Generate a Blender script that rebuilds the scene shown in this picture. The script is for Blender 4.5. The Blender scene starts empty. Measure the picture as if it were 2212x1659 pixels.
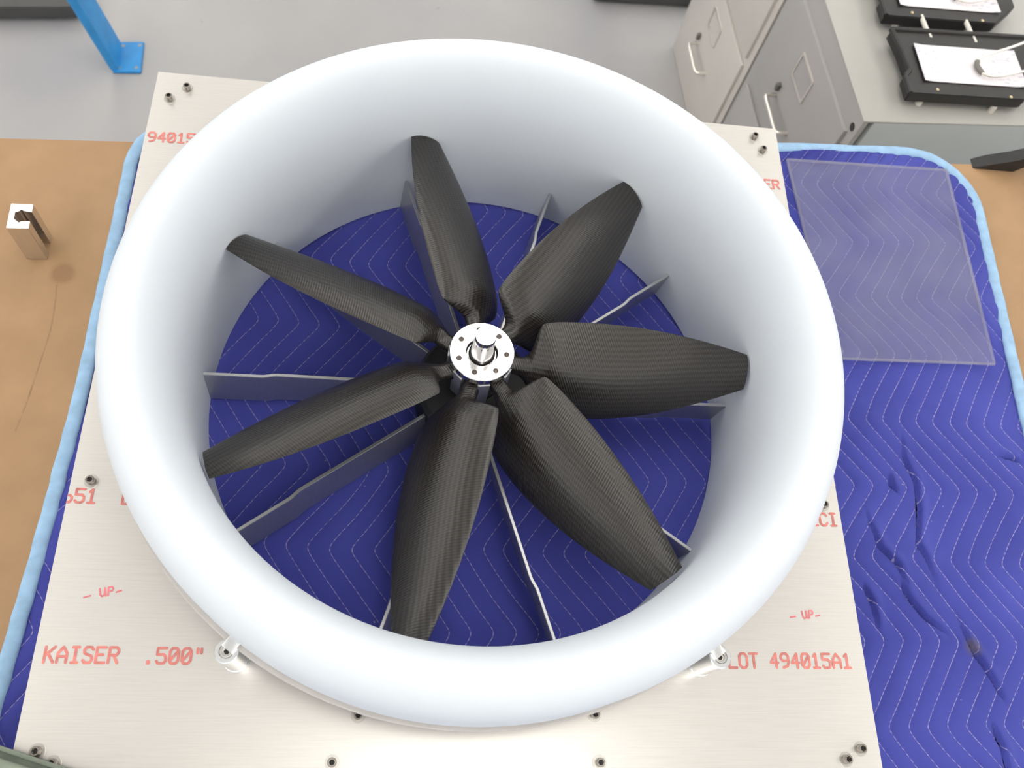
import bpy, bmesh, math, random
import numpy as np
from mathutils import Matrix, Vector
random.seed(4); RNG = np.random.default_rng(4)
SC = bpy.context.scene
COL = SC.collection
PI = math.pi
U = 0.85658          # metres per unit of the plate's screw square
Z0 = 1.0             # height of the plate's top face above the floor

# ---------------------------------------------------------------- camera
cam_d = bpy.data.cameras.new('camera')
cam_d.sensor_width = 36.0
cam_d.lens = 36.0 * 1888.4 / 2212.0
cam_d.clip_start = 0.02
cam = bpy.data.objects.new('camera', cam_d); COL.objects.link(cam)
R = [[0.99056012, -0.05139179, -0.12708078], [-0.00645999, 0.90853155, -0.41776631], [0.13692666, 0.41464359, 0.89962313]]
M4 = Matrix(R).to_4x4(); M4.translation = Vector((-0.0969, -0.4587, 0.9964 + Z0))
cam.matrix_world = M4
SC.camera = cam
cam_d.dof.use_dof = True
cam_d.dof.focus_distance = 1.04
cam_d.dof.aperture_fstop = 7.0

# ---------------------------------------------------------------- world and lamps
wd = bpy.data.worlds.new('workshop_light'); SC.world = wd; wd.use_nodes = True
wd.node_tree.nodes['Background'].inputs[0].default_value = (0.90, 0.95, 1.0, 1)
wd.node_tree.nodes['Background'].inputs[1].default_value = 1.5
def lamp(name, x, y, z, sx, sy, watts, col=(1, 0.97, 0.92), rz=0):
    d = bpy.data.lights.new(name, 'AREA'); d.shape = 'RECTANGLE'; d.size = sx; d.size_y = sy
    d.energy = watts; d.color = col
    o = bpy.data.objects.new(name, d); COL.objects.link(o); o.location = (x, y, z); o.rotation_euler = (0, 0, rz)
    return o
# hung rows of fluorescent tubes, running away from the camera, 2.4 m apart; upward lamps added as fill to brighten the ceiling
for lx, y0, y1, wd_, wu in [(0.22 + 2.45 * k, -7.4, 7.9, 30, 130) for k in range(-3, 4)]:
    lamp('tube_row_down', lx, (y0 + y1) / 2, 3.10, 0.30, y1 - y0, wd_)
    o = lamp('ceiling_fill_up', lx, (y0 + y1) / 2, 3.13, 0.30, y1 - y0, wu); o.rotation_euler = (PI, 0, 0)

SC.view_settings.view_transform = 'Standard'
SC.view_settings.look = 'None'
SC.view_settings.gamma = 1.0
SC.view_settings.use_curve_mapping = False
SC.view_settings.exposure = -0.10

# ---------------------------------------------------------------- helpers
def W(x, y, z=0.0): return Vector((x * U, y * U, Z0 + z * U))

def tag(o, label=None, cat=None, group=None, kind=None):
    if label: o['label'] = label
    if cat: o['category'] = cat
    if group: o['group'] = group
    if kind: o['kind'] = kind
    return o

WM = {}
def empty(name, loc=(0, 0, 0), rz=0.0):
    o = bpy.data.objects.new(name, None); COL.objects.link(o); o.location = loc; o.rotation_euler = (0, 0, rz)
    o.empty_display_size = 0.05
    WM[o.name] = Matrix.Translation(loc) @ Matrix.Rotation(rz, 4, 'Z')
    return o

def link(name, me, mat, parent=None, loc=(0, 0, 0), rz=0.0):
    """one mesh object at a world position; parents keep world placement"""
    o = bpy.data.objects.new(name, me); COL.objects.link(o)
    if mat is not None and not me.materials: me.materials.append(mat)
    o.location = loc; o.rotation_euler = (0, 0, rz)
    w = Matrix.Translation(loc) @ Matrix.Rotation(rz, 4, 'Z')
    if parent is not None:
        o.parent = parent; o.matrix_parent_inverse = WM[parent.name].inverted()
    WM[o.name] = w
    return o

def finish(bm, name, sharp=35, recalc=True):
    if recalc: bmesh.ops.recalc_face_normals(bm, faces=bm.faces)
    lim = math.radians(sharp)
    for e in bm.edges:
        if len(e.link_faces) == 2:
            e.smooth = e.calc_face_angle(0) < lim
    for f in bm.faces: f.smooth = True
    me = bpy.data.meshes.new(name); bm.to_mesh(me); bm.free(); return me

def mesh_pd(name, V, F, sharp=35, recalc=True):
    bm = bmesh.new(); vs = [bm.verts.new(v) for v in V]
    for f in F:
        try: bm.faces.new([vs[i] for i in f])
        except ValueError: pass
    return finish(bm, name, sharp, recalc)

def add_box(bm, cx, cy, cz, sx, sy, sz, bev=0.0, mat=None):
    b2 = bmesh.new()
    bmesh.ops.create_cube(b2, size=1)
    for v in b2.verts: v.co = Vector((v.co.x * sx, v.co.y * sy, v.co.z * sz))
    if bev: bmesh.ops.bevel(b2, geom=b2.edges[:], offset=bev, segments=2, affect='EDGES', profile=0.6)
    m = Matrix.Translation((cx, cy, cz))
    if mat is not None: m = mat @ m
    b2.transform(m)
    tmp = bpy.data.meshes.new('t'); b2.to_mesh(tmp); b2.free(); bm.from_mesh(tmp); bpy.data.meshes.remove(tmp)

def box_me(name, cx, cy, cz, sx, sy, sz, bev=0.0, mat=None):
    bm = bmesh.new(); add_box(bm, cx, cy, cz, sx, sy, sz, bev, mat); return finish(bm, name)

def lathe(prof, seg=48, closed=False, rf=None):
    """prof: list of (r, z[, hexflag]); returns V, F"""
    V = []; F = []; n = len(prof)
    for k in range(seg):
        a = 2 * PI * k / seg
        for q in prof:
            r = q[0]
            if len(q) > 2 and q[2]:
                r = r / math.cos(((a + 1e-6) % (PI / 3)) - PI / 6)
            V.append((r * math.cos(a), r * math.sin(a), q[1]))
    for k in range(seg):
        k2 = (k + 1) % seg
        for i in range(n if closed else n - 1):
            j = (i + 1) % n
            F.append((k * n + i, k2 * n + i, k2 * n + j, k * n + j))
    if not closed:
        for i, top in ((0, False), (n - 1, True)):
            if prof[i][0] > 1e-6:
                F.append([k * n + i for k in range(seg)])
    return V, F

def lathe_me(name, prof, seg=48, closed=False, sharp=35):
    V, F = lathe(prof, seg, closed); bm = bmesh.new(); vs = [bm.verts.new(v) for v in V]
    for f in F:
        try: bm.faces.new([vs[i] for i in f])
        except ValueError: pass
    bmesh.ops.remove_doubles(bm, verts=bm.verts, dist=1e-6)
    return finish(bm, name, sharp)

def add_tube(bm, pts, r, seg=10, cap=True, flat=None):
    pts = [Vector(p) for p in pts]; rings = []
    up = Vector((0, 0, 1))
    for i, p in enumerate(pts):
        t = (pts[min(i + 1, len(pts) - 1)] - pts[max(i - 1, 0)]).normalized()
        u = t.cross(up)
        if u.length < 1e-3: u = t.cross(Vector((1, 0, 0)))
        u.normalize(); v = u.cross(t).normalized()
        rr = r[i] if isinstance(r, (list, tuple)) else r
        ring = []
        for k in range(seg):
            a = 2 * PI * k / seg
            ring.append(bm.verts.new(p + u * rr * math.cos(a) + v * rr * math.sin(a) * (flat or 1)))
        rings.append(ring)
    for a, b in zip(rings[:-1], rings[1:]):
        for k in range(seg):
            bm.faces.new((a[k], a[(k + 1) % seg], b[(k + 1) % seg], b[k]))
    if cap:
        bm.faces.new(rings[0][::-1]); bm.faces.new(rings[-1])

def tube_me(name, pts, r, seg=10, flat=None):
    bm = bmesh.new(); add_tube(bm, pts, r, seg, True, flat); return finish(bm, name, 50)

def smooth_path(pts, n=8):
    P = [Vector(p) for p in pts]; out = []
    for i in range(len(P) - 1):
        p0 = P[max(i - 1, 0)]; p1 = P[i]; p2 = P[i + 1]; p3 = P[min(i + 2, len(P) - 1)]
        for k in range(n):
            t = k / n
            out.append(0.5 * ((2 * p1) + (p2 - p0) * t + (2 * p0 - 5 * p1 + 4 * p2 - p3) * t * t + (3 * p1 - p0 - 3 * p2 + p3) * t ** 3))
    out.append(P[-1]); return out

def prism_me(name, outline, z0, z1, bev=0.0, sharp=35):
    bm = bmesh.new(); n = len(outline)
    a = [bm.verts.new((x, y, z0)) for x, y in outline]; b = [bm.verts.new((x, y, z1)) for x, y in outline]
    bm.faces.new(a[::-1]); bm.faces.new(b)
    for i in range(n): bm.faces.new((a[i], a[(i + 1) % n], b[(i + 1) % n], b[i]))
    if bev:
        bmesh.ops.bevel(bm, geom=bm.edges[:], offset=bev, segments=2, affect='EDGES')
    return finish(bm, name, sharp)

# ---------------------------------------------------------------- materials
class NT:
    def __init__(s, name):
        s.m = bpy.data.materials.new(name); s.m.use_nodes = True; s.t = s.m.node_tree
        s.b = s.t.nodes['Principled BSDF']; s.out = s.t.nodes['Material Output']
    def n(s, typ, **kw):
        x = s.t.nodes.new(typ)
        for k, v in kw.items(): setattr(x, k, v)
        return x
    def l(s, a, b): s.t.links.new(a, b)
    def set(s, **kw):
        for k, v in kw.items():
            s.b.inputs[k.replace('_', ' ')].default_value = v
        return s
    def coord(s, which='Object', scale=(1, 1, 1)):
        c = s.n('ShaderNodeTexCoord'); mp = s.n('ShaderNodeMapping'); mp.inputs['Scale'].default_value = scale
        s.l(c.outputs[which], mp.inputs[0]); return mp.outputs[0]
    def noise(s, vec, scale, detail=3, rough=0.5):
        x = s.n('ShaderNodeTexNoise'); x.inputs['Scale'].default_value = scale; x.inputs['Detail'].default_value = detail
        x.inputs['Roughness'].default_value = rough
        if vec is not None: s.l(vec, x.inputs['Vector'])
        return x.outputs['Fac']
    def ramp(s, fac, stops):
        x = s.n('ShaderNodeValToRGB'); e = x.color_ramp.elements
        while len(e) < len(stops): e.new(0.5)
        for el, (p, c) in zip(e, stops): el.position = p; el.color = (*c, 1) if len(c) == 3 else c
        s.l(fac, x.inputs[0]); return x.outputs[0]
    def math(s, op, a, b=None, c=None):
        x = s.n('ShaderNodeMath', operation=op)
        for i, q in enumerate((a, b, c)):
            if q is None: continue
            if isinstance(q, (int, float)): x.inputs[i].default_value = q
            else: s.l(q, x.inputs[i])
        return x.outputs[0]
    def mix(s, fac, a, b):
        x = s.n('ShaderNodeMix', data_type='RGBA')
        for i, q in ((0, fac), (6, a), (7, b)):
            if isinstance(q, (int, float)): x.inputs[i].default_value = q
            elif isinstance(q, tuple): x.inputs[i].default_value = (*q, 1)
            else: s.l(q, x.inputs[i])
        return x.outputs[2]
    def bump(s, h, strength=0.2, dist=0.001):
        x = s.n('ShaderNodeBump'); x.inputs['Strength'].default_value = strength; x.inputs['Distance'].default_value = dist
        s.l(h, x.inputs['Height']); s.l(x.outputs[0], s.b.inputs['Normal'])
    def base(s, sock): s.l(sock, s.b.inputs['Base Color'])

def plain(name, col, rough=0.5, metal=0.0, var=0.06, nscale=18, bump=0.0):
    m = NT(name); v = m.coord()
    f = m.noise(v, nscale, 4)
    c0 = tuple(max(0, c * (1 - var)) for c in col); c1 = tuple(min(1, c * (1 + var)) for c in col)
    m.base(m.ramp(f, [(0.3, c0), (0.7, c1)])); m.set(Roughness=rough, Metallic=metal)
    if bump: m.bump(m.noise(v, nscale * 12, 3), bump, 0.0005)
    return m.m

# aluminium plate: milled, faint horizontal rolling grain and scuffs
def mat_plate():
    m = NT('rolled_aluminium_plate'); v = m.coord(scale=(6, 220, 6)); v2 = m.coord()
    g = m.noise(v, 3.0, 4, 0.6); big = m.noise(v2, 5.0, 3)
    c = m.ramp(g, [(0.3, (0.715, 0.69, 0.66)), (0.7, (0.785, 0.76, 0.73))])
    c2 = m.mix(m.math('MULTIPLY', big, 0.25), c, (0.82, 0.76, 0.70))
    m.base(c2); m.set(Metallic=0.72)
    m.set(Roughness=0.30)
    m.bump(g, 0.03, 0.0004)
    return m.m
def mat_alu(name, col=(0.86, 0.87, 0.88), rough=0.28, metal=1.0, grain=(40, 40, 4)):
    m = NT(name); v = m.coord(scale=grain); g = m.noise(v, 12, 3)
    m.base(m.ramp(g, [(0.3, tuple(c * 0.92 for c in col)), (0.7, col)])); m.set(Metallic=metal, Roughness=rough)
    m.bump(g, 0.05, 0.0003)
    return m.m
def mat_duct():
    m = NT('pale_grey_primer_paint'); v = m.coord()
    f = m.noise(v, 4, 3); fine = m.noise(v, 420, 2)
    m.base(m.ramp(f, [(0.3, (0.685, 0.725, 0.78)), (0.7, (0.705, 0.745, 0.795))])); m.set(Roughness=0.6)
    m.b.inputs['Specular IOR Level'].default_value = 0.15
    m.bump(fine, 0.05, 0.0003)
    return m.m
def mat_carbon():
    m = NT('carbon_fibre_twill')
    uv = m.n('ShaderNodeUVMap'); sp = m.n('ShaderNodeSeparateXYZ'); m.l(uv.outputs[0], sp.inputs[0])
    u, v = sp.outputs[0], sp.outputs[1]
    wob = m.noise(uv.outputs[0], 9, 2)
    v2 = m.math('ADD', v, m.math('MULTIPLY', wob, 0.006))
    stripe = m.math('SINE', m.math('MULTIPLY', v2, 2 * PI / 0.0060))
    dots = m.math('SINE', m.math('ADD', m.math('MULTIPLY', u, 2 * PI / 0.0030), m.math('MULTIPLY', v2, 2 * PI / 0.0060)))
    h = m.math('ADD', m.math('MULTIPLY', stripe, 0.5), m.math('MULTIPLY', dots, 0.5))
    f = m.math('MULTIPLY_ADD', h, 0.5, 0.5)
    cl = m.noise(uv.outputs[0], 14, 3)
    c = m.ramp(f, [(0.15, (0.006, 0.0054, 0.005)), (0.85, (0.033, 0.028, 0.025))])
    c = m.mix(m.ramp(cl, [(0.45, (0, 0, 0)), (0.75, (0.55,) * 3)]), c, (0.016, 0.014, 0.013))
    m.base(c); m.set(Roughness=0.31)
    m.b.inputs['Specular IOR Level'].default_value = 0.62
    m.bump(h, 0.25, 0.0005)
    return m.m
def mat_blanket():
    m = NT('quilted_blue_cotton')
    a = m.n('ShaderNodeAttribute', attribute_name='stitch'); b = m.n('ShaderNodeAttribute', attribute_name='along')
    s = a.outputs['Fac']
    fr = m.math('ABSOLUTE', m.math('SUBTRACT', m.math('FRACT', s), 0.5))          # 0 on a seam
    line = m.math('LESS_THAN', fr, 0.024)
    dash = m.math('SINE', m.math('MULTIPLY', b.outputs['Fac'], 2 * PI / 0.0065))
    v = m.coord()
    n1 = m.noise(v, 60, 3)
    dm = m.ramp(m.math('ADD', m.math('MULTIPLY', dash, 0.25), n1), [(0.25, (0.15,) * 3), (0.6, (0.8,) * 3)])
    fac = m.math('MULTIPLY', line, dm)
    big = m.noise(v, 7, 4); fine = m.noise(v, 900, 2)
    c = m.ramp(big, [(0.3, (0.038, 0.045, 0.28)), (0.72, (0.060, 0.070, 0.375))])
    c = m.mix(fac, c, (0.33, 0.30, 0.56))
    # a small oil stain and lint
    lint = m.math('GREATER_THAN', m.noise(v, 95, 1), 0.81)
    c = m.mix(m.math('MULTIPLY', lint, 0.35), c, (0.5, 0.5, 0.62))
    st = m.n('ShaderNodeVectorMath', operation='DISTANCE'); m.l(v, st.inputs[0]); st.inputs[1].default_value = STAIN
    c = m.mix(m.ramp(st.outputs['Value'], [(0.006, (0.6,) * 3), (0.014, (0, 0, 0))]), c, (0.11, 0.09, 0.06))
    m.base(c); m.set(Roughness=0.9)
    m.b.inputs['Sheen Weight'].default_value = 0.10
    m.b.inputs['Sheen Roughness'].default_value = 0.5
    m.b.inputs['Sheen Tint'].default_value = (0.55, 0.6, 1, 1)
    m.bump(fine, 0.25, 0.0006)
    return m.m
def mat_paper_print():
    m = NT('printed_form_paper'); c = m.n('ShaderNodeTexCoord'); sp = m.n('ShaderNodeSeparateXYZ'); m.l(c.outputs['Object'], sp.inputs[0])
    ln = m.math('LESS_THAN', m.math('FRACT', m.math('MULTIPLY', sp.outputs[0], 150.0)), 0.16)
    mp = m.n('ShaderNodeMapping'); mp.inputs['Scale'].default_value = (60, 260, 1); m.l(c.outputs['Object'], mp.inputs[0])
    tx = m.math('GREATER_THAN', m.noise(mp.outputs[0], 1.0, 2), 0.60)
    right = m.math('GREATER_THAN', sp.outputs[0], 0.055); left = m.math('LESS_THAN', sp.outputs[0], -0.055)
    reg = m.math('MAXIMUM', right, left)
    ink = m.math('MAXIMUM', m.math('MULTIPLY', ln, 0.16), m.math('MULTIPLY', m.math('MULTIPLY', tx, reg), 0.42))
    m.base(m.mix(ink, (0.84, 0.80, 0.83), (0.22, 0.24, 0.40))); m.set(Roughness=0.75)
    return m.m
def mat_acrylic(f0=0.07, f1=0.15, name='scuffed_clear_acrylic'):
    m = NT(name); v = m.coord()
    tr = m.n('ShaderNodeBsdfTransparent'); tr.inputs[0].default_value = (0.93, 0.93, 0.95, 1)
    mx = m.n('ShaderNodeMixShader')
    sc = m.noise(v, 9, 5, 0.6)
    fac = m.ramp(sc, [(0.25, (f0,) * 3), (0.8, (f1,) * 3)])
    m.set(Base_Color=(0.62, 0.60, 0.62, 1), Roughness=0.35)
    m.l(fac, mx.inputs[0]); m.l(tr.outputs[0], mx.inputs[1]); m.l(m.b.outputs[0], mx.inputs[2])
    m.l(mx.outputs[0], m.out.inputs[0])
    return m.m
def mat_bench():
    m = NT('brown_kraft_bench_cover'); v = m.coord()
    n1 = m.noise(v, 16, 5); n2 = m.noise(v, 130, 3)
    c = m.ramp(n1, [(0.3, (0.335, 0.200, 0.098)), (0.7, (0.405, 0.248, 0.125))])
    c = m.mix(m.math('MULTIPLY', n2, 0.3), c, (0.38, 0.22, 0.11))
    st = m.n('ShaderNodeVectorMath', operation='DISTANCE'); m.l(v, st.inputs[0]); st.inputs[1].default_value = (-0.558, 0.178, Z0 - 0.0935)
    wob = m.math('ADD', st.outputs['Value'], m.math('MULTIPLY', m.math('SUBTRACT', n1, 0.5), 0.012))
    c = m.mix(m.ramp(wob, [(0.013, (0.55,) * 3), (0.017, (0, 0, 0))]), c, (0.22, 0.11, 0.05))
    spk = m.math('GREATER_THAN', m.noise(v, 26, 1), 0.86)
    c = m.mix(m.math('MULTIPLY', spk, 0.5), c, (0.7, 0.6, 0.42))
    m.base(c); m.set(Roughness=0.62); m.bump(n2, 0.08, 0.0006)
    return m.m
def mat_floor():
    m = NT('grey_painted_concrete'); v = m.coord()
    n1 = m.noise(v, 1.6, 4); n2 = m.noise(v, 9, 5, 0.7)
    c = m.ramp(n1, [(0.3, (0.315, 0.31, 0.325)), (0.7, (0.40, 0.385, 0.375))])
    sp = m.math('GREATER_THAN', n2, 0.70)
    c = m.mix(m.math('MULTIPLY', sp, 0.45), c, (0.15, 0.145, 0.14))
    m.base(c); m.set(Roughness=0.38); m.bump(m.noise(v, 60, 3), 0.05, 0.001)
    return m.m

# oil stain position on the blanket (object coordinates = world)
STAIN = (0.659, -0.298, Z0 - 0.0857)
MAT = dict(
    plate=mat_plate(), duct=mat_duct(), carbon=mat_carbon(), blanket=mat_blanket(), acrylic=mat_acrylic(), acrylic_edge=mat_acrylic(.13, .22, 'acrylic_edge_highlight'), bench=mat_bench(), floor=mat_floor(),
    paper=mat_paper_print(),
    vane=mat_alu('brushed_aluminium_sheet', (0.50, 0.50, 0.52), 0.38, 0.85), polish=mat_alu('polished_hub_metal', (0.93, 0.92, 0.92), 0.13),
    post=mat_alu('turned_aluminium', (0.88, 0.89, 0.90), 0.25), screw=mat_alu('zinc_cap_screw', (0.33, 0.30, 0.27), 0.33),
    washer=mat_alu('bright_washer', (0.66, 0.64, 0.60), 0.28), extr=mat_alu('extruded_aluminium', (0.80, 0.80, 0.81), 0.22, 1.0),
    socket=plain('black_oxide_socket', (0.02, 0.018, 0.017), 0.5), ink=plain('faded_red_ink', (0.66, 0.215, 0.19), 0.7, 0, 0.2, 120),
    ink2=plain('red_marker', (0.72, 0.20, 0.22), 0.6, 0, 0.15, 120),
    motor=plain('black_anodised_motor', (0.012, 0.012, 0.014), 0.55), binding=plain('light_blue_binding_tape', (0.30, 0.475, 0.68), 0.8, 0, 0.12, 60, 0.2),
    cabA=plain('grey_enamel', (0.395, 0.375, 0.365), 0.45, 0, 0.03, 6), cabB=plain('beige_grey_enamel', (0.60, 0.555, 0.515), 0.45, 0, 0.03, 6),
    cabSide=plain('lifted_side_enamel', (0.54, 0.585, 0.59), 0.42, 0, 0.03, 6),  # side tone raised to make up for light not reaching it
    cabTop=plain('lit_top_enamel', (0.42, 0.41, 0.385), 0.42, 0, 0.03, 6), chrome=mat_alu('nickel_plated_pull', (0.86, 0.82, 0.76), 0.3),  # cabinet top: lighter copy of the front grey, light put into the colour
    lock=plain('dull_lock_metal', (0.20, 0.19, 0.17), 0.4, 0.7), black=plain('black_plastic', (0.016, 0.014, 0.014), 0.45, 0, 0.2, 40),
    blackmetal=plain('black_painted_metal', (0.012, 0.011, 0.012), 0.45, 0, 0.3, 60), rod=plain('off_white_rod', (0.72, 0.69, 0.63), 0.45),
    blue=plain('blue_painted_steel', (0.028, 0.26, 0.60), 0.5, 0, 0.10, 25), dark=plain('dark_grey_shade', (0.07, 0.068, 0.065), 0.6),  # dark grey serves the slabs that stand in for floor shade
    cloth=plain('grey_green_cloth', (0.235, 0.27, 0.215), 0.9, 0, 0.10, 40, 0.2), hem=plain('dark_green_seam', (0.07, 0.085, 0.065), 0.9, 0, 0.2, 60),
    card=plain('label_card', (0.50, 0.47, 0.45), 0.7), wood=plain('bench_timber', (0.30, 0.19, 0.11), 0.7, 0, 0.2, 14), steel=plain('steel_leg', (0.3, 0.3, 0.31), 0.45, 0.6),
    hole=plain('dark_screw_recess', (0.075, 0.06, 0.05), 0.4, 0, 0.3, 200),
    scuff=plain('scuffed_board', (0.325, 0.197, 0.102), 0.7, 0, 0.2, 60),
    brass=plain('brass_rivet', (0.65, 0.55, 0.35), 0.4, 0.8),
)

# ================================================================ setting
fl = link('floor', box_me('floor', 0.2, 0.2, -0.05, 16.8, 16.4, 0.1), MAT['floor']); tag(fl, 'grey painted concrete workshop floor', kind='structure')

RX0, RX1, RY0, RY1, RH = -8.2, 8.6, -8.0, 8.4, 3.5
MW = plain('off_white_wall_paint', (0.74, 0.73, 0.70), 0.7, 0, 0.02, 3); MC = plain('white_ceiling_tile', (0.82, 0.82, 0.80), 0.8, 0, 0.02, 5)
cx_, cy_ = (RX0 + RX1) / 2, (RY0 + RY1) / 2
def wall(nm, cx, cy, lx, ly):  # band openings are added so world light enters sideways
    """low wall, unseen open band added to let in side light, lintel and posts"""
    bm = bmesh.new(); add_box(bm, cx, cy, .475, lx, ly, .95); add_box(bm, cx, cy, 3.4, lx, ly, .2)
    for k in range(5):
        t = -.5 + (k + .5) / 5 if k not in (0, 4) else (-.495 if k == 0 else .495)
        add_box(bm, cx + (t * lx if lx > ly else 0), cy + (t * ly if ly > lx else 0), 2.125, .1, .1, 2.35)
    tag(link(nm, finish(bm, nm), MW), 'off-white workshop wall with an open band added for side light', kind='structure')
wall('wall_left', RX0 - .05, cy_, .1, RY1 - RY0); wall('wall_right', RX1 + .05, cy_, .1, RY1 - RY0)
wall('wall_back', cx_, RY1 + .05, RX1 - RX0, .1); wall('wall_front', cx_, RY0 - .05, RX1 - RX0, .1)
tag(link('ceiling', box_me('ceiling', cx_, cy_, RH + .05, RX1 - RX0, RY1 - RY0, .1), MC), 'white tiled workshop ceiling', kind='structure')

# ================================================================ workbench
ZB = Z0 - 0.0935                                   # bench top surface
BA = math.atan(0.0735)                             # the bench stands slightly turned to the plate
def bench_y(x): return 0.409 + (x + 0.53) * 0.0735
bench = empty('workbench', (0.1, -0.1, 0), 0)
tag(bench, 'workbench topped with brown kraft board under the blue blanket', 'workbench')
def bpart(name, me, mat, loc=(0, 0, 0)): return link(name, me, mat, bench, loc)
xl, xr, yf = -1.15, 1.55, -0.68
out = [(xl, yf), (xr, yf), (xr, bench_y(xr)), (xl, bench_y(xl))]
bpart('bench_top', prism_me('bench_top', out, ZB - 0.04, ZB, 0.002), MAT['bench'])
bpart('apron', prism_me('apron', [(xl + .06, yf + .05), (xr - .06, yf + .05), (xr - .06, bench_y(xr) - .06), (xl + .06, bench_y(xl) - .06)], ZB - 0.13, ZB - 0.04), MAT['wood'])
leg_me = box_me('leg', 0, 0, (ZB - 0.13) / 2, 0.07, 0.07, ZB - 0.13, 0.003)
for (x, y) in [(xl + .12, yf + .11), (xr - .12, yf + .11), (xr - .12, bench_y(xr) - .13), (xl + .12, bench_y(xl) - .13)]:
    bpart('leg', leg_me, MAT['steel'], (x, y, 0))

# faint curved scuff on the brown board
bpart('scuff_mark', tube_me('scuff_mark', smooth_path([(-.5623, .160, ZB), (-.5569, .0989, ZB), (-.5600, .040, ZB), (-.5635, -.0082, ZB), (-.5690, -.0525, ZB)], 6), .0012, 6, 0.2), MAT['scuff'])

# ================================================================ moving blanket
ZQ = Z0 - 0.0857
BX0, BX1 = -0.500, 0.832
def back_y(x): return 0.4735 + (x) * 0.068 - 0.004
BYF = -0.66
def blanket_right(y): return 0.842 + min(0, (y - 0.42)) * 0.045
PER = 0.103; SPX = 0.0265; AMP = 0.069
CREASE = [np.array(c) for c in [
    [(0.617, -0.001), (0.614, -0.038), (0.627, -0.076), (0.624, -0.113), (0.611, -0.163), (0.62, -0.189), (0.626, -0.22)],
    [(0.543, -0.112), (0.555, -0.171), (0.575, -0.193), (0.582, -0.224)],
    [(0.573, -0.21), (0.578, -0.235), (0.599, -0.262), (0.632, -0.286)],
    [(0.645, -0.257), (0.658, -0.302), (0.672, -0.33), (0.69, -0.374)],
    [(0.662, -0.387), (0.67, -0.419), (0.672, -0.5)],
    [(0.589, -0.062), (0.588, -0.08), (0.598, -0.092)],
    [(0.519, -0.217), (0.529, -0.245), (0.533, -0.282)],
    [(0.765, -0.029), (0.784, -0.033), (0.799, -0.038)]]]

def zig(y):
    """sideways run of the chevron seams, corners rounded"""
    q = (0.43 - y) / PER                            # even: left turn, odd: right turn
    c = 0.985
    return AMP * (np.arccos(c * np.cos(PI * q)) - math.acos(c)) / (PI - 2 * math.acos(c))
def vnoise(x, y, sc, seed):
    g = np.random.default_rng(seed).random((64, 64))
    X = x * sc; Y = y * sc; xi = np.floor(X).astype(int); yi = np.floor(Y).astype(int)
    fx = X - xi; fy = Y - yi; fx = fx * fx * (3 - 2 * fx); fy = fy * fy * (3 - 2 * fy)
    a = g[xi % 64, yi % 64]; b = g[(xi + 1) % 64, yi % 64]; c = g[xi % 64, (yi + 1) % 64]; d = g[(xi + 1) % 64, (yi + 1) % 64]
    return (a * (1 - fx) + b * fx) * (1 - fy) + (c * (1 - fx) + d * fx) * fy
def seg_dist(x, y, P):
    """distance to a polyline, side sign and a 0..1 end fade"""
    best = np.full(x.shape, 9.0); side = np.zeros(x.shape); par = np.zeros(x.shape)
    n = len(P) - 1
    for i in range(n):
        a, b = P[i], P[i + 1]; ab = b - a; L2 = ab @ ab
        t = np.clip(((x - a[0]) * ab[0] + (y - a[1]) * ab[1]) / L2, 0, 1)
        dx = x - a[0] - t * ab[0]; dy = y - a[1] - t * ab[1]; d = np.hypot(dx, dy)
        m = d < best
        best = np.where(m, d, best); side = np.where(m, np.sign(ab[0] * dy - ab[1] * dx), side); par = np.where(m, (i + t) / n, par)
    return best, side, np.sin(np.clip(par, 0.02, 0.98) * PI)
def blanket_height(x, y):
    xs = x + (vnoise(x + 5, y + 5, 11, 1) - 0.5) * 0.008
    s = (xs - 0.5336 - zig(y + (vnoise(x + 3, y + 3, 7, 2) - .5) * 0.012) - (0.43 - y) * 0.02) / SPX + 0.5
    fr = np.abs((s % 1.0) - 0.5)                    # 0 at seam, 0.5 mid-channel
    puff = np.sqrt(np.clip(1 - (1 - 2 * fr) ** 2.4, 0, 1)) * 0.0028
    h = puff + (vnoise(x + 9, y + 9, 14, 3) - 0.5) * 0.0035 + (vnoise(x + 2, y + 7, 40, 6) - 0.5) * 0.0022
    loose = np.clip((x - 0.50) / 0.08, 0, 1)
    h = h + loose * (vnoise(x + 4, y + 1, 9, 4) - 0.4) * 0.010
    for P in CREASE:
        d, sd, fd = seg_dist(x, y, P)
        h = h - 0.011 * fd * np.exp(-(d / 0.0016) ** 2) + 0.0050 * fd * np.exp(-((d - 0.006) / 0.008) ** 2) * (sd > 0)
    return h, s

def left_x(y): return float(np.interp(y, [-.66, -.36, -.21, 0.0, .23, .42], [-.528, -.5165, -.5075, -.4985, -.4990, -.4995]))
def outline_blanket():
    """closed outline, rounded far corners"""
    pts = []
    r = 0.10
    pts += [(left_x(y), y) for y in np.linspace(BYF, back_y(BX0) - 0.075, 60)]
    cx, cy = BX0 + 0.06, back_y(BX0) - 0.075
    pts += [(cx - 0.06 * math.cos(a), cy + 0.080 * math.sin(a)) for a in np.linspace(0.1, PI / 2, 10)]
    pts += [(x, back_y(x)) for x in np.linspace(BX0 + 0.09, 0.72, 60)]
    xr_ = blanket_right(0.40); cx, cy = xr_ - 0.11, back_y(0.73) - 0.11
    pts += [(cx + 0.11 * math.sin(a), cy + 0.11 * math.cos(a)) for a in np.linspace(0.08, PI / 2, 14)]
    pts += [(blanket_right(y), y) for y in np.linspace(cy - 0.02, BYF, 60)]
    return np.array(pts)
OUT = outline_blanket()
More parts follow.
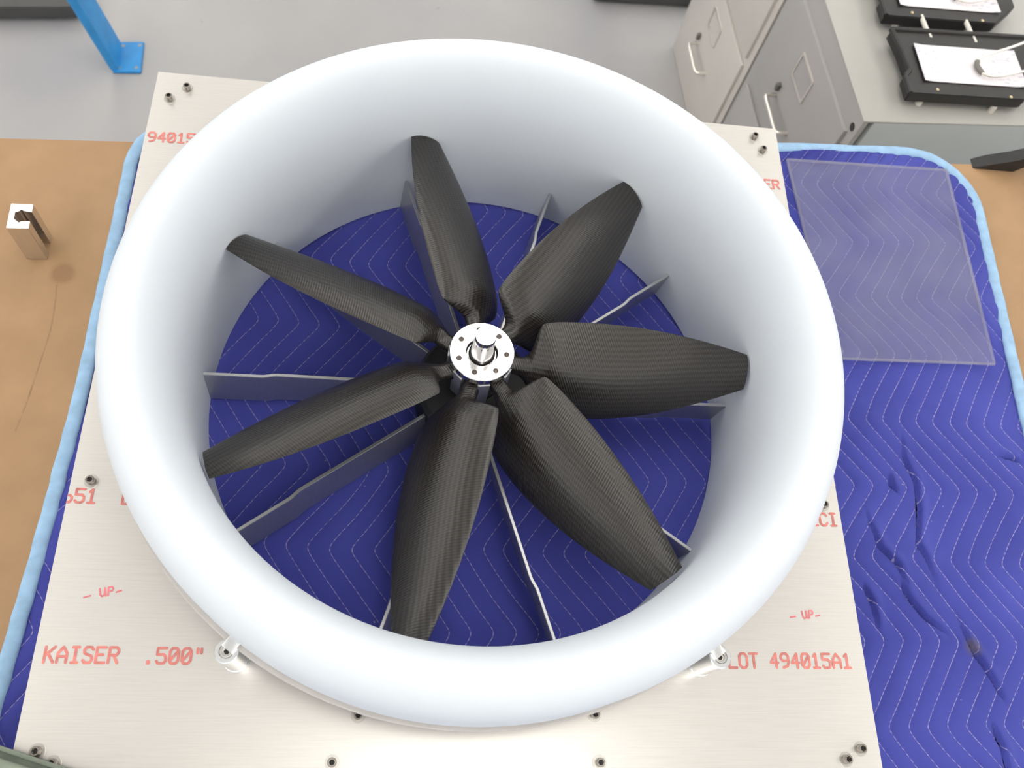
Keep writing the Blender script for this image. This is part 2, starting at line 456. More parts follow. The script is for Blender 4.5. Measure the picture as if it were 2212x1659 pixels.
def make_blanket():
    root = empty('moving_blanket', (0.15, -0.1, ZB))
    tag(root, 'dark blue quilted moving blanket with chevron stitching and light blue edge', 'blanket')
    # rows of the grid run between the left and right outline at each y
    ymax = OUT[:, 1].max(); step = 0.0025
    ys = np.arange(BYF, ymax, step); NX = 540
    def xr_at(y):
        xs = []
        for (x0, y0), (x1, y1) in zip(OUT, np.roll(OUT, -1, 0)):
            if (y0 - y) * (y1 - y) <= 0 and y0 != y1: xs.append(x0 + (x1 - x0) * (y - y0) / (y1 - y0))
        return (min(xs), max(xs)) if len(xs) > 1 else None
    rows = []
    for y in ys[1:]:
        q = xr_at(y)
        if q: rows.append((y, *q))
    Y = np.array([r[0] for r in rows])[:, None] * np.ones((1, NX))
    T = np.linspace(0, 1, NX)[None]
    X = np.array([r[1] for r in rows])[:, None] * (1 - T) + np.array([r[2] for r in rows])[:, None] * T
    H, S = blanket_height(X, Y)
    over = np.clip(Y - (0.409 + (X + 0.53) * 0.0735), 0, 1)          # past the bench edge it droops
    Z = ZQ - 0.0028 + H - over ** 1.5 * 0.9
    V = np.stack([X, Y, Z], -1).reshape(-1, 3); nr = len(rows)
    idx = np.arange(nr * NX).reshape(nr, NX)
    F = np.stack([idx[:-1, :-1], idx[:-1, 1:], idx[1:, 1:], idx[1:, :-1]], -1).reshape(-1, 4)
    me = bpy.data.meshes.new('quilted_cover'); me.from_pydata(V.tolist(), [], F.tolist())
    at = me.attributes.new('stitch', 'FLOAT', 'POINT'); at.data.foreach_set('value', S.reshape(-1).astype(np.float32))
    at = me.attributes.new('along', 'FLOAT', 'POINT'); at.data.foreach_set('value', Y.reshape(-1).astype(np.float32))
    me.polygons.foreach_set('use_smooth', np.ones(len(F), bool)); me.update()
    link('quilted_cover', me, MAT['blanket'], root)
    # padding under the cover so that the blanket has a body
    inner = OUT.mean(0) + (OUT - OUT.mean(0)) * 0.985
    inner = [(x, min(y, bench_y(x) - 0.004)) for x, y in inner]
    link('padding', prism_me('padding', inner, ZB + 0.0003, ZQ - 0.0075), MAT['binding'], root)
    # binding tape: flattened roll sewn round the edge
    n = len(OUT); bm = bmesh.new()
    P = []
    for i, (x, y) in enumerate(OUT):
        ov = max(0, y - bench_y(x))
        P.append(Vector((x + random.uniform(-.0006, .0006), y + random.uniform(-.0006, .0006), ZQ - 0.0005 - ov ** 1.5 * 0.9 + random.uniform(-.0005, .0005))))
    add_tube(bm, P, 0.0095, 14, True, 0.55)
    o = link('edge_binding', finish(bm, 'edge_binding', 60), MAT['binding'], root); tag(o, 'light blue tape binding round the edge')
    return root
make_blanket()

# ================================================================ ducted fan on its plate (one assembly)
FC = Vector((-0.0028 * U, 0.003 * U, 0))            # duct axis
RC = Vector((-0.0035 * U, 0.0060 * U, 0))           # rotor axis
fan = empty('ducted_fan', (0, 0, ZQ))
tag(fan, 'pale grey ducted fan with seven carbon blades bolted to a square aluminium plate', 'ducted fan')
# --- plate with a round opening
PH = 0.534 * U; PT = 0.0127
def make_plate():
    bm = bmesh.new(); n = 128; Rh = 0.402 * U
    def ring(fn, z): return [bm.verts.new((*fn(2 * PI * k / n), z)) for k in range(n)]
    def sq(a):
        c, s = math.cos(a), math.sin(a); m = max(abs(c), abs(s)); return (PH * c / m, PH * 1.004 * s / m + 0.002)
    def ci(a): return (FC.x + Rh * math.cos(a), FC.y + Rh * math.sin(a))
    so, si = ring(sq, Z0), ring(ci, Z0); so2, si2 = ring(sq, Z0 - PT), ring(ci, Z0 - PT)
    for k in range(n):
        j = (k + 1) % n
        bm.faces.new((so[k], so[j], si[j], si[k])); bm.faces.new((so2[k], si2[k], si2[j], so2[j]))
        bm.faces.new((so[k], so2[k], so2[j], so[j])); bm.faces.new((si[k], si[j], si2[j], si2[k]))
    return finish(bm, 'base_plate', 30)
plate = link('base_plate', make_plate(), MAT['plate'], fan); tag(plate, 'square rolled aluminium plate with red mill markings')
# --- cap screws with washers on the plate
def screw_mesh(k):
    return lathe_me('cap_screw', [(0.0, 0.0), (0.0046 * k, 0.0), (0.00475 * k, 0.0003), (0.00475 * k, 0.0058), (0.0043 * k, 0.0063), (0.0028 * k, 0.0063, 1), (0.0028 * k, 0.0028, 1), (0.0, 0.0024)], 24)
SCREW = screw_mesh(1.0); SOCK = lathe_me('hex_socket', [(0.0, 0.0), (0.00262, 0.0, 1), (0.00262, 0.0003, 1), (0.0, 0.0003)], 24)
WASH = lathe_me('washer', [(0.0030, 0.0), (0.0078, 0.0), (0.0078, 0.0013), (0.0030, 0.0013)], 28, closed=True)
def cap_screw(x, y, zt, parent, wash=True):
    b = zt
    if wash:
        link('washer', WASH, MAT['washer'], parent, (x, y, zt)); b = zt + 0.0013
    o = link('cap_screw', SCREW, MAT['screw'], parent, (x, y, b), random.uniform(0, 1))
    link('hex_socket', SOCK, MAT['socket'], parent, (x, y, b + 0.0026)); return o
for (sx, sy) in [(-.5078, .4834), (-.4832, .508), (.4909, .5142), (.5027, .4854), (-.5075, -.4956), (-.4876, -.5085), (.5072, -.4942), (.4852, -.5069),
                 (-.5084, -.1678), (.5095, -.1653), (-.1703, -.5085), (.1582, -.5096), (-.1428, -.4555), (.1540, -.4535)]:
    cap_screw(sx * U, sy * U, Z0, plate)
# --- plate feet down to the blanket
for (x, y) in [(-.495, .495), (.497, .5), (-.497, -.502), (.496, -.5)]:
    link('foot', box_me('foot', 0, 0, 0, 0.05, 0.05, (Z0 - PT) - ZQ, 0.002), MAT['post'], fan, (x * U, y * U, (Z0 - PT + ZQ) / 2 + 0.0002))

# --- red mill marking: strokes on a 5x7 cell
G = {
 'K': [[(0, 0), (0, 1)], [(1, 1), (0, .42)], [(.3, .6), (1, 0)]],
 'A': [[(0, 0), (0, .6), (.5, 1), (1, .6), (1, 0)], [(0, .38), (1, .38)]],
 'I': [[(.15, 1), (.85, 1)], [(.5, 1), (.5, 0)], [(.15, 0), (.85, 0)]],
 'S': [[(1, .85), (.8, 1), (.2, 1), (0, .82), (.1, .6), (.9, .42), (1, .2), (.8, 0), (.2, 0), (0, .15)]],
 'E': [[(1, 1), (0, 1), (0, 0), (1, 0)], [(0, .52), (.75, .52)]],
 'R': [[(0, 0), (0, 1), (.8, 1), (1, .85), (1, .65), (.8, .5), (0, .5)], [(.5, .5), (1, 0)]],
 '.': [[(.42, .06), (.58, .06)], [(.42, .12), (.58, .12)], [(.42, 0), (.58, 0)]],
 '5': [[(1, 1), (0, 1), (0, .58), (.75, .58), (1, .42), (1, .16), (.78, 0), (.2, 0), (0, .14)]],
 '0': [[(.25, 0), (0, .2), (0, .8), (.25, 1), (.75, 1), (1, .8), (1, .2), (.75, 0), (.25, 0)], [(.12, .18), (.88, .82)]],
 '"': [[(.28, 1), (.28, .7)], [(.72, 1), (.72, .7)]],
 'L': [[(0, 1), (0, 0), (1, 0)]],
 'O': [[(.25, 0), (0, .2), (0, .8), (.25, 1), (.75, 1), (1, .8), (1, .2), (.75, 0), (.25, 0)]],
 'T': [[(0, 1), (1, 1)], [(.5, 1), (.5, 0)]],
 '4': [[(.75, 0), (.75, 1), (0, .35), (1, .35)]],
 '9': [[(.2, 0), (.8, .1), (1, .4), (1, .8), (.75, 1), (.25, 1), (0, .8), (0, .62), (.25, .48), (1, .5)]],
 '1': [[(.2, .8), (.5, 1), (.5, 0)], [(.1, 0), (.9, 0)]],
 '6': [[(.9, .95), (.4, .9), (0, .5), (0, .2), (.25, 0), (.75, 0), (1, .2), (1, .38), (.75, .52), (.1, .48)]],
 'h': [[(.58, 0), (.75, 0), (1, .2), (1, .38), (.75, .52), (.58, .5)]],
 'C': [[(1, .8), (.75, 1), (.25, 1), (0, .8), (0, .2), (.25, 0), (.75, 0), (1, .2)]],
 'U': [[(0, 1), (.05, .25), (.3, 0), (.7, .1), (.85, 1)], [(.85, 1), (.95, 0)]],
 'P': [[(.1, 0), (.2, 1), (.8, 1), (1, .75), (.8, .5), (.2, .45)]],
 '-': [[(.05, .45), (.95, .55)]],
}
def stroke_text(name, text, x, y, pitch, cw, ch, sw, mat, rz=0.0, zoff=0.0003):
    """flat printed strokes; x, y: left end of the base line in metres"""
    V = []; F = []
    ca, sa = math.cos(rz), math.sin(rz)
    lay = [0]
    def put(px, py): V.append((x + px * ca - py * sa, y + px * sa + py * ca, Z0 + zoff + lay[0] * 4e-6)); return len(V) - 1
    for i, c in enumerate(text):
        if c == ' ': continue
        for st in G[c]:
            P = [(i * pitch + a * cw, b * ch) for a, b in st]
            for (ax, ay), (bx_, by_) in zip(P[:-1], P[1:]):
                lay[0] = (lay[0] + 1) % 40; L = math.hypot(bx_ - ax, by_ - ay); dx, dy = (bx_ - ax) / L, (by_ - ay) / L; h = sw / 2
                F.append((put(ax - dy * h, ay + dx * h), put(ax + dy * h, ay - dx * h), put(bx_ + dy * h, by_ - dx * h), put(bx_ - dy * h, by_ + dx * h)))
            for (ax, ay) in P:
                lay[0] = (lay[0] + 1) % 40; F.append([put(ax + sw / 2 * math.cos(k * PI / 4), ay + sw / 2 * math.sin(k * PI / 4)) for k in range(8)])
    me = bpy.data.meshes.new(name); me.from_pydata(V, [], F); me.update()
    return link(name, me, mat, plate)
PI_ = 0.0148 * U; CW = 0.0104 * U; CH = 0.0180 * U; SW = 0.0034 * U
def mill(text, xu, yu, rz=0.0): 
    return stroke_text('printed_marking', text, xu * U, yu * U, PI_, CW, CH, SW, MAT['ink'], rz)
mill('KAISER', -.5212, -.3965, 0.002); mill('.500"', -.4058, -.3965, 0.002)
mill('LOT', .3410, -.3942, 0.006); mill('494015A1', .3995, -.3936, 0.006)
mill('h51', -.5388, -.1970); mill('E', -.4650, -.1970)
mill('ECI', .4870, -.1955, 0.01)
mill('94015A', -.5275, .3945, 0.05); mill('SER', .4835, .4035, 0.03); mill('1', -.5290, .2120, 0.03)
for (xx, yy, rz) in [(-.4890, -.3225, 0.20), (.4355, -.3310, 0.06)]:
    o = stroke_text('hand_lettering', '-', xx * U, yy * U, .0135 * U, .0085 * U, .0085 * U, .0022 * U, MAT['ink2'], rz)
    stroke_text('hand_lettering', 'UP', (xx + .0185) * U, (yy + .0015 + .018 * rz) * U, .0088 * U, .0072 * U, .0100 * U, .0022 * U, MAT['ink2'], rz)
    stroke_text('hand_lettering', '-', (xx + .0375) * U, (yy + .037 * rz) * U, .0135 * U, .0065 * U, .0085 * U, .0022 * U, MAT['ink2'], rz)

# --- duct shell with bell-mouth lip
def duct_profile():
    Rt, a, zc, b, zr, zb = .3918, .0426, .1578, .0651, .092, -.094
    t = .0075
    p = [(Rt + t, zb), (Rt, zb)]
    p += [(Rt, z) for z in np.linspace(zb + .03, .090, 6)]
    bi = b + .058; zi = zc + b - bi
    p += [(Rt + a - a * math.cos(q), zi + bi * math.sin(q)) for q in np.linspace(0.05, PI / 2, 22)]
    p += [(Rt + a + a * math.sin(q), zc + b * math.cos(q)) for q in np.linspace(0.08, PI / 2, 18)]
    p += [(Rt + 2 * a, zc - .02), (Rt + 2 * a, zr), (Rt + 2 * a - t, zr)]
    p += [(Rt + a + (a - t) * math.sin(q), zc + (b - t) * math.cos(q)) for q in np.linspace(PI / 2, 0.0, 12)]
    p += [(Rt + a - (a - t) * math.cos(q), zi + (bi - t) * math.sin(q)) for q in np.linspace(PI / 2, 0.0, 12)]
    return [(r * U, z * U) for r, z in p]
duct = link('duct_shroud', lathe_me('duct_shroud', duct_profile(), 160, closed=True, sharp=50), MAT['duct'], fan, (FC.x, FC.y, Z0))
tag(duct, 'pale grey painted bell-mouth duct ring')
rim = link('lip_rim', lathe_me('lip_rim', [(r * U, z * U) for r, z in [(.4685, .0825), (.4805, .0825), (.4820, .0840), (.4820, .0895), (.4805, .0910), (.4685, .0910)]], 160, closed=True), MAT['card'], duct, (FC.x - .002, FC.y, Z0))
# --- standoff posts that clip the lip
for (px, py) in [(-.2945, -.3928), (.2960, -.3925), (-.2945, .3990), (.2960, .3990)]:
    x, y = px * U, py * U; zt = Z0 + .090 * U; rp = 0.0120
    p = link('standoff_post', lathe_me('standoff_post', [(0, 0), (rp + .0008, 0), (rp + .0008, .012), (rp, .0126), (rp, zt - Z0 - .001), (rp - .001, zt - Z0), (.0072, zt - Z0), (.0070, zt - Z0 - .006), (0, zt - Z0 - .006)], 32), MAT['post'], fan, (x, y, Z0))
    ang = math.atan2(FC.y - y, FC.x - x)
    link('clip_tab', box_me('clip_tab', 0.0115, 0, 0, 0.021, 0.0135, 0.006, 0.0006), MAT['post'], p, (x, y, zt + .0005), ang)
    link('cap_screw', screw_mesh(1.35), MAT['washer'], p, (x, y, zt - .0058))
    link('hex_socket', SOCK, MAT['socket'], p, (x, y, zt - .0031))

# --- stator vanes
VZ1, VZ0 = -.024, -.092
def vane_mesh():
    rs = [.080, .16, .286, .292, .297, .303, .308, .35, .3915]
    ts = [-.0066, -.0066, -.0066, -.0063, -.0054, -.0040, -.0031, -.0028, -.0024]
    th = .0026; V = []; F = []
    for r, t in zip(rs, ts):
        for (dt, z) in [(-th, VZ0), (th, VZ0), (th, VZ1 - .001), (th - .0008, VZ1), (-th + .0008, VZ1), (-th, VZ1 - .001)]:
            tt = t + dt + (.007 if z == VZ0 else 0)                  # the sheet leans a little
            rr = math.sqrt(max(r * r - tt * tt, 1e-6)) if r > .38 else r
            V.append((rr * U, tt * U, z * U))
    n = len(rs)
    for i in range(n - 1):
        for k in range(6): F.append((i * 6 + k, i * 6 + (k + 1) % 6, (i + 1) * 6 + (k + 1) % 6, (i + 1) * 6 + k))
    F.append(tuple(range(5, -1, -1))); F.append(tuple((n - 1) * 6 + k for k in range(6)))
    return mesh_pd('stator_vane', V, F, 30)
VM = vane_mesh()
for k in range(10):
    link('stator_vane', VM, MAT['vane'], fan, (FC.x, FC.y, Z0), math.radians(36 * k - 0.3))
# --- motor housing in the middle
link('motor_housing', lathe_me('motor_housing', [(r * U, z * U) for r, z in [(0, -.082), (.080, -.082), (.086, -.076), (.086, -.012), (.080, -.004), (.040, -.002), (.034, .002), (.034, .022), (0, .022)]], 64), MAT['motor'], fan, (RC.x, RC.y, Z0))
# --- hub
ZH = .098
hub = link('hub', lathe_me('hub', [(r * U, z * U) for r, z in [(0, .020), (.036, .020), (.038, .024), (.038, ZH - .012), (.0440, ZH - .012), (.0448, ZH - .011), (.0448, ZH - .001), (.0440, ZH), (.0225, ZH), (.0218, ZH - .001), (.0200, ZH - .009), (0, ZH - .009)]], 96), MAT['polish'], fan, (RC.x, RC.y, Z0))
tag(hub, 'polished metal hub disc with seven screw holes')
link('spindle', lathe_me('spindle', [(r * U, z * U) for r, z in [(0, ZH - .008), (.0188, ZH - .008), (.0182, ZH - .002), (.0160, ZH + .008), (.0148, ZH + .018), (.0143, ZH + .028), (.0143, ZH + .044), (.0136, ZH + .0458), (0, ZH + .0458)]], 40), MAT['polish'], hub, (RC.x, RC.y, Z0))
HOLE = lathe_me('screw_hole', [(0, .0), (.0033, 0), (.0033, .0003), (0, .0003)], 20)
for k in range(7):
    a = math.radians(-5 - k * 360 / 7); r = .0338 * U
    link('screw_hole', HOLE, MAT['hole'], hub, (RC.x + r * math.cos(a), RC.y + r * math.sin(a), Z0 + ZH * U + .0000))
CLAMP = box_me('clamp_block', .0395 * U, 0, .055 * U, .013 * U, .017 * U, .058 * U, .0008)
for k in range(7):
    link('clamp_block', CLAMP, MAT['vane'], hub, (RC.x, RC.y, Z0), math.radians(148.54 + 24 - k * 360 / 7))
# --- blades
def blade_mesh():
    rs = np.array([.08, .13, .18, .23, .28, .33, .385])
    Lt = np.polyfit(rs, [.0500, .0585, .0640, .0690, .0690, .0690, .0645], 3); Lz = np.polyfit(rs, [.1150, .1150, .1130, .1075, .1020, .0925, .0840], 3)
    Rt = np.polyfit(rs, [-.0420, -.0450, -.0410, -.0330, -.0210, -.0015, .0183], 3); Rz = np.polyfit(rs, [.0230, .0190, .0200, .0255, .0350, .0470, .0625], 3)
    st = [.034, .045, .056, .062, .066, .069, .0715, .074, .0765, .079, .082, .086, .092, .10, .115, .13] + list(np.linspace(.15, .375, 16)) + [.381, .3855]
    M = 28; rows = []; uvs = []
    for r in st:
        rr = max(r, .080)
        PL = np.array([np.polyval(Lt, rr), np.polyval(Lz, rr)]); PR = np.array([np.polyval(Rt, rr), np.polyval(Rz, rr)])
        c = (PL + PR) / 2; d = (PL - PR) / 2; half = np.linalg.norm(d); e = d / half; nrm = np.array([-e[1], e[0]])
        if nrm[1] < 0: nrm = -nrm
        fL = np.interp(r, [.060, .065, .069, .0715, .074, .077, .080, .085], [0, .06, .20, .42, .72, .93, .99, 1])
        fR = np.interp(r, [.052, .060, .067, .072, .078, .086, .095, .11], [0, .08, .22, .42, .62, .80, .92, 1])
        sh = .0125
        c0 = np.array([0.002, .067]); hL = sh + (half - sh) * fL; hR = sh + (half - sh) * fR
        cc = c0 + (c - c0) * np.interp(r, [.056, .10], [0, 1])
        thick = np.interp(r, [.056, .066, .078, .10, .20, .385], [sh, .0115, .0085, .0068, .0048, .0026])
        camb = np.interp(r, [.056, .10, .385], [0, .150, .095]) * half * 2
        row = []; ur = []
        for k in range(M):
            th = 2 * PI * k / M; cs = math.cos(th); sn = math.sin(th)
            hh = hL if cs > 0 else hR
            s = cs * hh
            q = cc + e * s + nrm * (thick * sn * (abs(sn) ** 0.15) + camb * (1 - cs * cs))
            rv = min(r, math.sqrt(max(1e-6, .3890 ** 2 - q[0] ** 2)))
            row.append((rv * U, q[0] * U, q[1] * U)); ur.append((r * U, s * U))
        rows.append(row); uvs.append(ur)
    V = [v for row in rows for v in row]; UVv = [v for row in uvs for v in row]; F = []
    n = len(rows)
    for i in range(n - 1):
        for k in range(M): F.append((i * M + k, i * M + (k + 1) % M, (i + 1) * M + (k + 1) % M, (i + 1) * M + k))
    F.append(tuple(range(M - 1, -1, -1))); F.append(tuple((n - 1) * M + k for k in range(M)))
    me = mesh_pd('fan_blade', V, F, 55)
    uv = me.uv_layers.new(name='UVMap')
    for lp in me.loops: uv.data[lp.index].uv = UVv[lp.vertex_index]
    return me
BM_ = blade_mesh()
for k in range(7):
    link('fan_blade', BM_, MAT['carbon'], fan, (RC.x, RC.y, Z0), math.radians(148.54 - k * 360 / 7))

# ================================================================ things on the bench
# clear acrylic sheet on the blanket
ac = link('acrylic_sheet', prism_me('acrylic_sheet', [(.534, .108), (.789, .1141), (.7946, .4772), (.512, .4698)], 0, 0.005, 0.0008), MAT['acrylic'], None, (0, 0, ZQ + 0.0065))
bm = bmesh.new(); aco = [Vector((.534, .108, .0025)), Vector((.789, .1141, .0025)), Vector((.7946, .4772, .0025)), Vector((.512, .4698, .0025))]
for a, b in zip(aco, aco[1:] + aco[:1]): add_tube(bm, [a, b], .0024, 8)  # paler strips along the edges stand in for the bevel highlight
link('edge_highlight', finish(bm, 'edge_highlight'), MAT['acrylic_edge'], ac, (0, 0, ZQ + 0.0065))
tag(ac, 'clear scuffed acrylic sheet lying on the blue blanket beside the plate', 'plastic sheet')

# aluminium extrusion offcut standing on the brown board
def extrusion():
    w, d = .0272, .0385
    hx, hy = w / 2, d / 2
    o = [(-hx, -hy), (hx, -hy), (hx, -hy * .38), (hx * .15, -hy * .42), (hx * .05, -hy * .62), (-hx * .12, -hy * .40), (-hx * .48, -hy * .28), (-hx * .42, 0),
         (-hx * .52, hy * .30), (-hx * .10, hy * .36), (hx * .05, hy * .58), (hx * .15, hy * .44), (hx, hy * .34), (hx, hy), (-hx, hy)]
    return prism_me('extrusion_offcut', o, 0, .074, 0.0006)
ex = link('extrusion_offcut', extrusion(), MAT['extr'], None, (-.5960, .2165, ZB), math.radians(3))
tag(ex, 'short aluminium extrusion offcut standing upright on the brown board', 'metal block')

# grey-green cloth over the near left corner of the plate
def cloth():
    root = empty('folded_cloth', (-.5, -.52, Z0 + .0085)); tag(root, 'grey-green cloth with dark seam over the plate corner, bottom left', 'cloth')
    zt = Z0 + .0165
    A = Vector((-.797, -.318)); B = Vector((-.297, -.4715)); d = (B - A).normalized(); nn = Vector((d.y, -d.x))
    if nn.y > 0: nn = -nn
    NX, NY = 60, 22; V = []; F = []
    for j in range(NY):
        for i in range(NX):
            p = A.lerp(B, i / (NX - 1)) + nn * (j / (NY - 1)) * .20
            edge = math.sin(min(1, j / 4) * PI / 2) * .010
            off = max(0, -PH - p.x) + max(0, (-PH) - p.y)
            z = zt + edge + .002 * math.sin(i * .7) * math.sin(j * .4) - min(off * off * 3, .045)
            V.append((p.x, p.y, z))
    top = len(V)
    for (x, y, z) in V[:top]: V.append((x, y, z - .0085 if True else z))
    for j in range(NY - 1):
        for i in range(NX - 1):
            a = j * NX + i; F.append((a, a + 1, a + NX + 1, a + NX)); F.append((top + a, top + a + NX, top + a + NX + 1, top + a + 1))
    ring = [i for i in range(NX)] + [j * NX + NX - 1 for j in range(1, NY)] + [(NY - 1) * NX + i for i in range(NX - 2, -1, -1)] + [j * NX for j in range(NY - 2, 0, -1)]
    for a, b in zip(ring, ring[1:] + ring[:1]): F.append((a, b, top + b, top + a))
    link('cloth_body', mesh_pd('cloth_body', V, F, 60), MAT['cloth'], root)
    path = []
    for i in range(NX):
        a = Vector(V[i]); path.append(a + Vector((nn.x, nn.y, 0)) * .006 + Vector((0, 0, .0055)))
    link('seam', tube_me('seam', path, .0028, 8, 0.6), MAT['hem'], root)
cloth()

# black bracket at the far bench edge
def bracket():
    root = empty('angle_bracket', (.93, .50, ZB)); tag(root, 'black metal bracket standing at the far bench edge by the blanket corner', 'bracket')
    o = [(.858, 0), (.935, 0), (.942, .014), (.965, .022), (1.02, .036), (1.02, .066), (.985, .066), (.955, .048), (.915, .026), (.880, .012)]
    bm = bmesh.new()
    a = [bm.verts.new((x, .500, ZB + z)) for x, z in o]; b = [bm.verts.new((x, .522, ZB + z)) for x, z in o]
    bm.faces.new(a); bm.faces.new(b[::-1])
    for i in range(len(o)): bm.faces.new((a[i], b[i], b[(i + 1) % len(o)], a[(i + 1) % len(o)]))
    bmesh.ops.bevel(bm, geom=bm.edges[:], offset=.0015, segments=2, affect='EDGES')
    link('bracket_arm', finish(bm, 'bracket_arm'), MAT['blackmetal'], root)
    link('pivot_pin', tube_me('pivot_pin', [(.990, .494, ZB + .052), (.990, .527, ZB + .052)], .007, 16), MAT['lock'], root)
bracket()

# ================================================================ filing cabinets behind the bench
CA = Vector((.790, .736)); CANG = math.atan2(.0842, .9964); CE = Vector((-.0842, .9964)); CN = Vector((.9964, .0842)); CH_ = .743
def cabinet(u0, u1, mat, label, lock):
    o2 = CA + CE * u0
    root = empty('filing_cabinet', (o2.x, o2.y, 0), CANG); tag(root, label, 'filing cabinet', 'filing cabinets behind the bench')
    w = u1 - u0; base = WM[root.name]
    def cp(name, bm, m, par=root):
        bm.transform(base); o = link(name, finish(bm, name), m, par, (0, 0, 0)); return o
    def nb(*a, **k): bm = bmesh.new(); add_box(bm, *a, **k); return bm
    L = .66
    cp('cabinet_body', nb(L / 2 + .012, w / 2, CH_ / 2, L - .024, w, CH_, 0.004), MAT['cabSide'])
    cp('top_panel', nb(L / 2, w / 2, CH_ + .001, L, w, .004, 0.0015), MAT['cabTop'])
    cp('face_frame', nb(.006, w / 2, CH_ / 2, .0105, w, CH_ - .002, 0.001), mat)
    for (v1, v0) in [(-.050, -.346), (-.362, -.682)]:
        h = v1 - v0; zc = CH_ + (v0 + v1) / 2
        dr = cp('drawer', nb(-.003, w / 2, zc, .009, w - .050, h - .008, 0.002), mat)
        zt = CH_ + v1; yc = w / 2 + .008
        # bail pull
        bm = bmesh.new(); zh = zt - .200
        add_tube(bm, smooth_path([(-.006, yc - .058, zh), (-.030, yc - .056, zh), (-.036, yc - .045, zh), (-.036, yc, zh), (-.036, yc + .045, zh), (-.030, yc + .056, zh), (-.006, yc + .058, zh)], 5), .0052, 10)
        cp('pull_handle', bm, MAT['chrome'], dr)
        bm = bmesh.new(); zl = zt - .085; lw, lh = .086, .062
        for (a, b, c, d) in [(yc, zl + lh / 2, lw, .006), (yc, zl - lh / 2, lw, .006), (yc - lw / 2, zl, .006, lh), (yc + lw / 2, zl, .006, lh)]:
            add_box(bm, -.0085, a, b, .004, c, d, 0.0008)
        cp('label_frame', bm, MAT['chrome'], dr)
        cp('label_card', nb(-.0082, yc, zl, .0012, lw - .008, lh - .008), mat, dr)
        bm = bmesh.new(); add_box(bm, -.012, yc + .062, zh + .022, .012, .012, .020, 0.003); cp('thumb_latch', bm, MAT['lock'], dr)
    if lock:
        bm = bmesh.new(); add_tube(bm, [(-.0005, .020, CH_ - .036), (.002, .020, CH_ - .036)], .0085, 20); cp('lock_hole', bm, MAT['socket'])
    return root
cabinet(0, .470, MAT['cabA'], 'grey two-drawer filing cabinet carrying the black document trays', True)
cabinet(.481, .951, MAT['cabB'], 'beige-grey two-drawer filing cabinet farther from the bench, nothing on its top', None)

# --- document tray organiser on the near cabinet
ZC = CH_ + .003
def trays():
    root = empty('tray_organiser', (1.01, .95, ZC)); tag(root, 'black two-tier document tray rack standing on the grey cabinet', 'document tray')
    def tray(x0, y0, w, d, z):
        ch = .055
        o = [(x0 - .002, y0), (x0 + w, y0 + .012), (x0 + w + .06, y0 + .07), (x0 + w + .06, y0 + d + .02), (x0 - .008, y0 + d), (x0 + .004, y0 + d * .66), (x0 + .010, y0 + d * .36), (x0 - .004, y0 + d * .26)]
        t = link('tray', prism_me('tray', o, z, z + .024, 0.002), MAT['black'], root)
        # raised rails round the tray
        bm = bmesh.new()
        for a, b in ((3, 4), (4, 5), (5, 6), (6, 7), (7, 0)):
            p, q = Vector((*o[a], z + .024)), Vector((*o[b], z + .024)); add_tube(bm, [p, q], .0055, 8)
        link('tray_rail', finish(bm, 'tray_rail'), MAT['black'], t)
        for fx in (.16, .80): 
            link('tray_foot', lathe_me('tray_foot', [(0, 0), (.007, 0), (.006, z - ZC), (0, z - ZC)], 16), MAT['rod'], t, (x0 + w * fx, y0 + .012, ZC))
            link('tray_foot', lathe_me('tray_foot', [(0, 0), (.007, 0), (.006, z - ZC), (0, z - ZC)], 16), MAT['rod'], t, (x0 + w * fx, y0 + d - .02, ZC))
            link('rivet', lathe_me('rivet', [(0, 0), (.0035, 0), (.003, .0015), (0, .002)], 12), MAT['brass'], t, (x0 + w * fx + .02, y0 + .016, z + .0239))
        return t
    tray(.878, .785, .250, .170, ZC + .014); tray(.868, .994, .250, .170, ZC + .014)
    for x in (.953, 1.054):
        link('tie_rod', tube_me('tie_rod', [(x + .004, .945, ZC + .034), (x - .003, 1.008, ZC + .034)], .0050, 12), MAT['rod'], root)
trays()
ZP = ZC + .0400
def form(x, y, w, d, rz, label):
    n = 24; V = []; F = []
    for j in range(2):
        for i in range(n):
            u = i / (n - 1) - .5; V.append((u * w, (j - .5) * d, .0012 + .006 * (max(0, abs(u) - .36) / .14) ** 2 * .5))
    k = len(V)
    for (a, b, c) in V[:k]: V.append((a, b, c - .0011))
    for i in range(n - 1):
        F.append((i, i + 1, n + i + 1, n + i)); F.append((k + i, k + n + i, k + n + i + 1, k + i + 1))
        F.append((i, k + i, k + i + 1, i + 1)); F.append((n + i, n + i + 1, k + n + i + 1, k + n + i))
    F.append((0, n, k + n, k)); F.append((n - 1, k + n - 1, k + 2 * n - 1, 2 * n - 1))
    o = link('paper_form', mesh_pd('paper_form', V, F, 60), MAT['paper'], None, (x, y, ZP - .001), rz); return tag(o, label, 'paper form', 'paper forms in the trays')
form(1.024, .8735, .226, .098, .045, 'white printed form in the black tray nearer the bench')
form(1.016, 1.0800, .232, .098, .045, 'white printed form in the farther black tray at top edge')
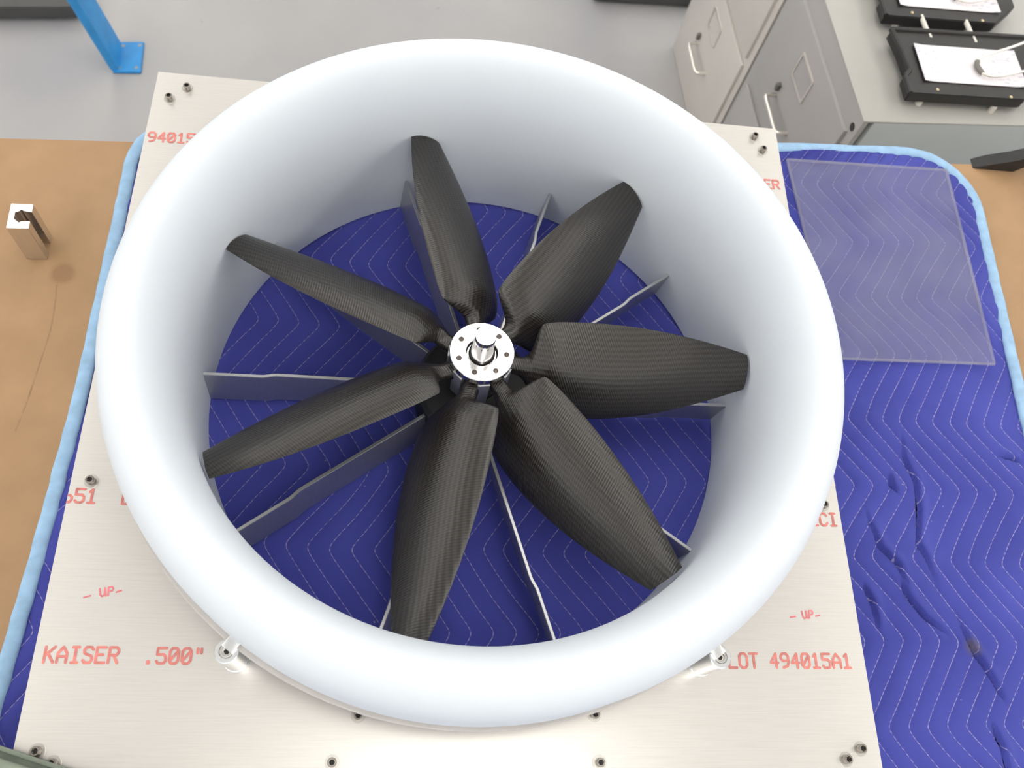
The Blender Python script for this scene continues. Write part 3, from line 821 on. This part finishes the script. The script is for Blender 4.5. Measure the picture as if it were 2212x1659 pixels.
def wire_clip(dx, dy, label):
    root = empty('wire_clip', (1.09 + dx, .86 + dy, ZP)); tag(root, label, 'wire clip', 'wire clips on the forms')
    P = [(1.20, .955, .030), (1.12, .916, .022), (1.055, .893, .010), (1.037, .878, .007), (1.035, .862, .006), (1.045, .845, .006), (1.075, .843, .007), (1.13, .858, .012), (1.20, .872, .018)]
    P = [(x + dx, y + dy, z + ZP + .002) for x, y, z in P]
    link('wire', tube_me('wire', smooth_path(P, 6), .0030, 10), MAT['chrome'], root)
    link('rubber_tip', tube_me('rubber_tip', smooth_path([(1.0365 + dx, .879 + dy, ZP + .0085), (1.034 + dx, .866 + dy, ZP + .0075), (1.041 + dx, .848 + dy, ZP + .0075)], 5), .0052, 10), MAT['lock'], root)
wire_clip(0, 0, 'bent silver wire clip holding the form nearer the bench')
wire_clip(-.008, .207, 'bent silver wire clip holding the farther form at the top edge')

# ================================================================ equipment across the floor
def far_bench():
    root = empty('steel_stand', (-.1, 1.9, 0)); tag(root, 'blue-legged steel stand with dark slabs standing in for shade across the floor', 'steel stand')
    def leg(x0, y0):
        fp = link('foot_plate', prism_me('foot_plate', [(x0, y0), (x0 + .074, y0 + .008), (x0 + .064, y0 + .122), (x0 - .006, y0 + .112)], 0, .008, .0015), MAT['blue'], root)
        for (a, b) in [(.014, .016), (.060, .022), (.012, .098), (.056, .106)]:
            link('bolt_hole', lathe_me('bolt_hole', [(0, 0), (.0050, 0), (.0050, .0006), (0, .0006)], 14), MAT['steel'], fp, (x0 + a, y0 + b, .008))
        # angle-iron leg leaning outward
        prof = [(.0, .004), (.014, .010), (.012, .070), (.002, .112), (-.008, .110), (-.002, .066), (-.006, .006)]
        H = .86; bm = bmesh.new()
        a = [bm.verts.new((x0 + px, y0 + py, .0075)) for px, py in prof]; b = [bm.verts.new((x0 + px * 1.6 - .185 * H, y0 + py, H)) for px, py in prof]
        n = len(prof); bm.faces.new(a); bm.faces.new(b[::-1])
        for i in range(n): bm.faces.new((a[i], a[(i + 1) % n], b[(i + 1) % n], b[i]))
        link('leg_angle', finish(bm, 'leg_angle', 20), MAT['blue'], root)
    leg(-.937, 1.362); leg(.535, 1.872)
    link('shade_slab_left', prism_me('shade_slab_left', [(-1.9, 1.42), (-1.055, 1.545), (-1.13, 1.95), (-1.98, 1.82)], .012, .05, .003), MAT['dark'], root)  # flat dark slab on the floor in place of a soft shadow
    link('shade_slab_right', prism_me('shade_slab_right', [(.46, 1.842), (.80, 1.864), (.76, 2.3), (.42, 2.28)], .008, .05, .003), MAT['dark'], root)  # second dark slab, standing in for shade near the right leg
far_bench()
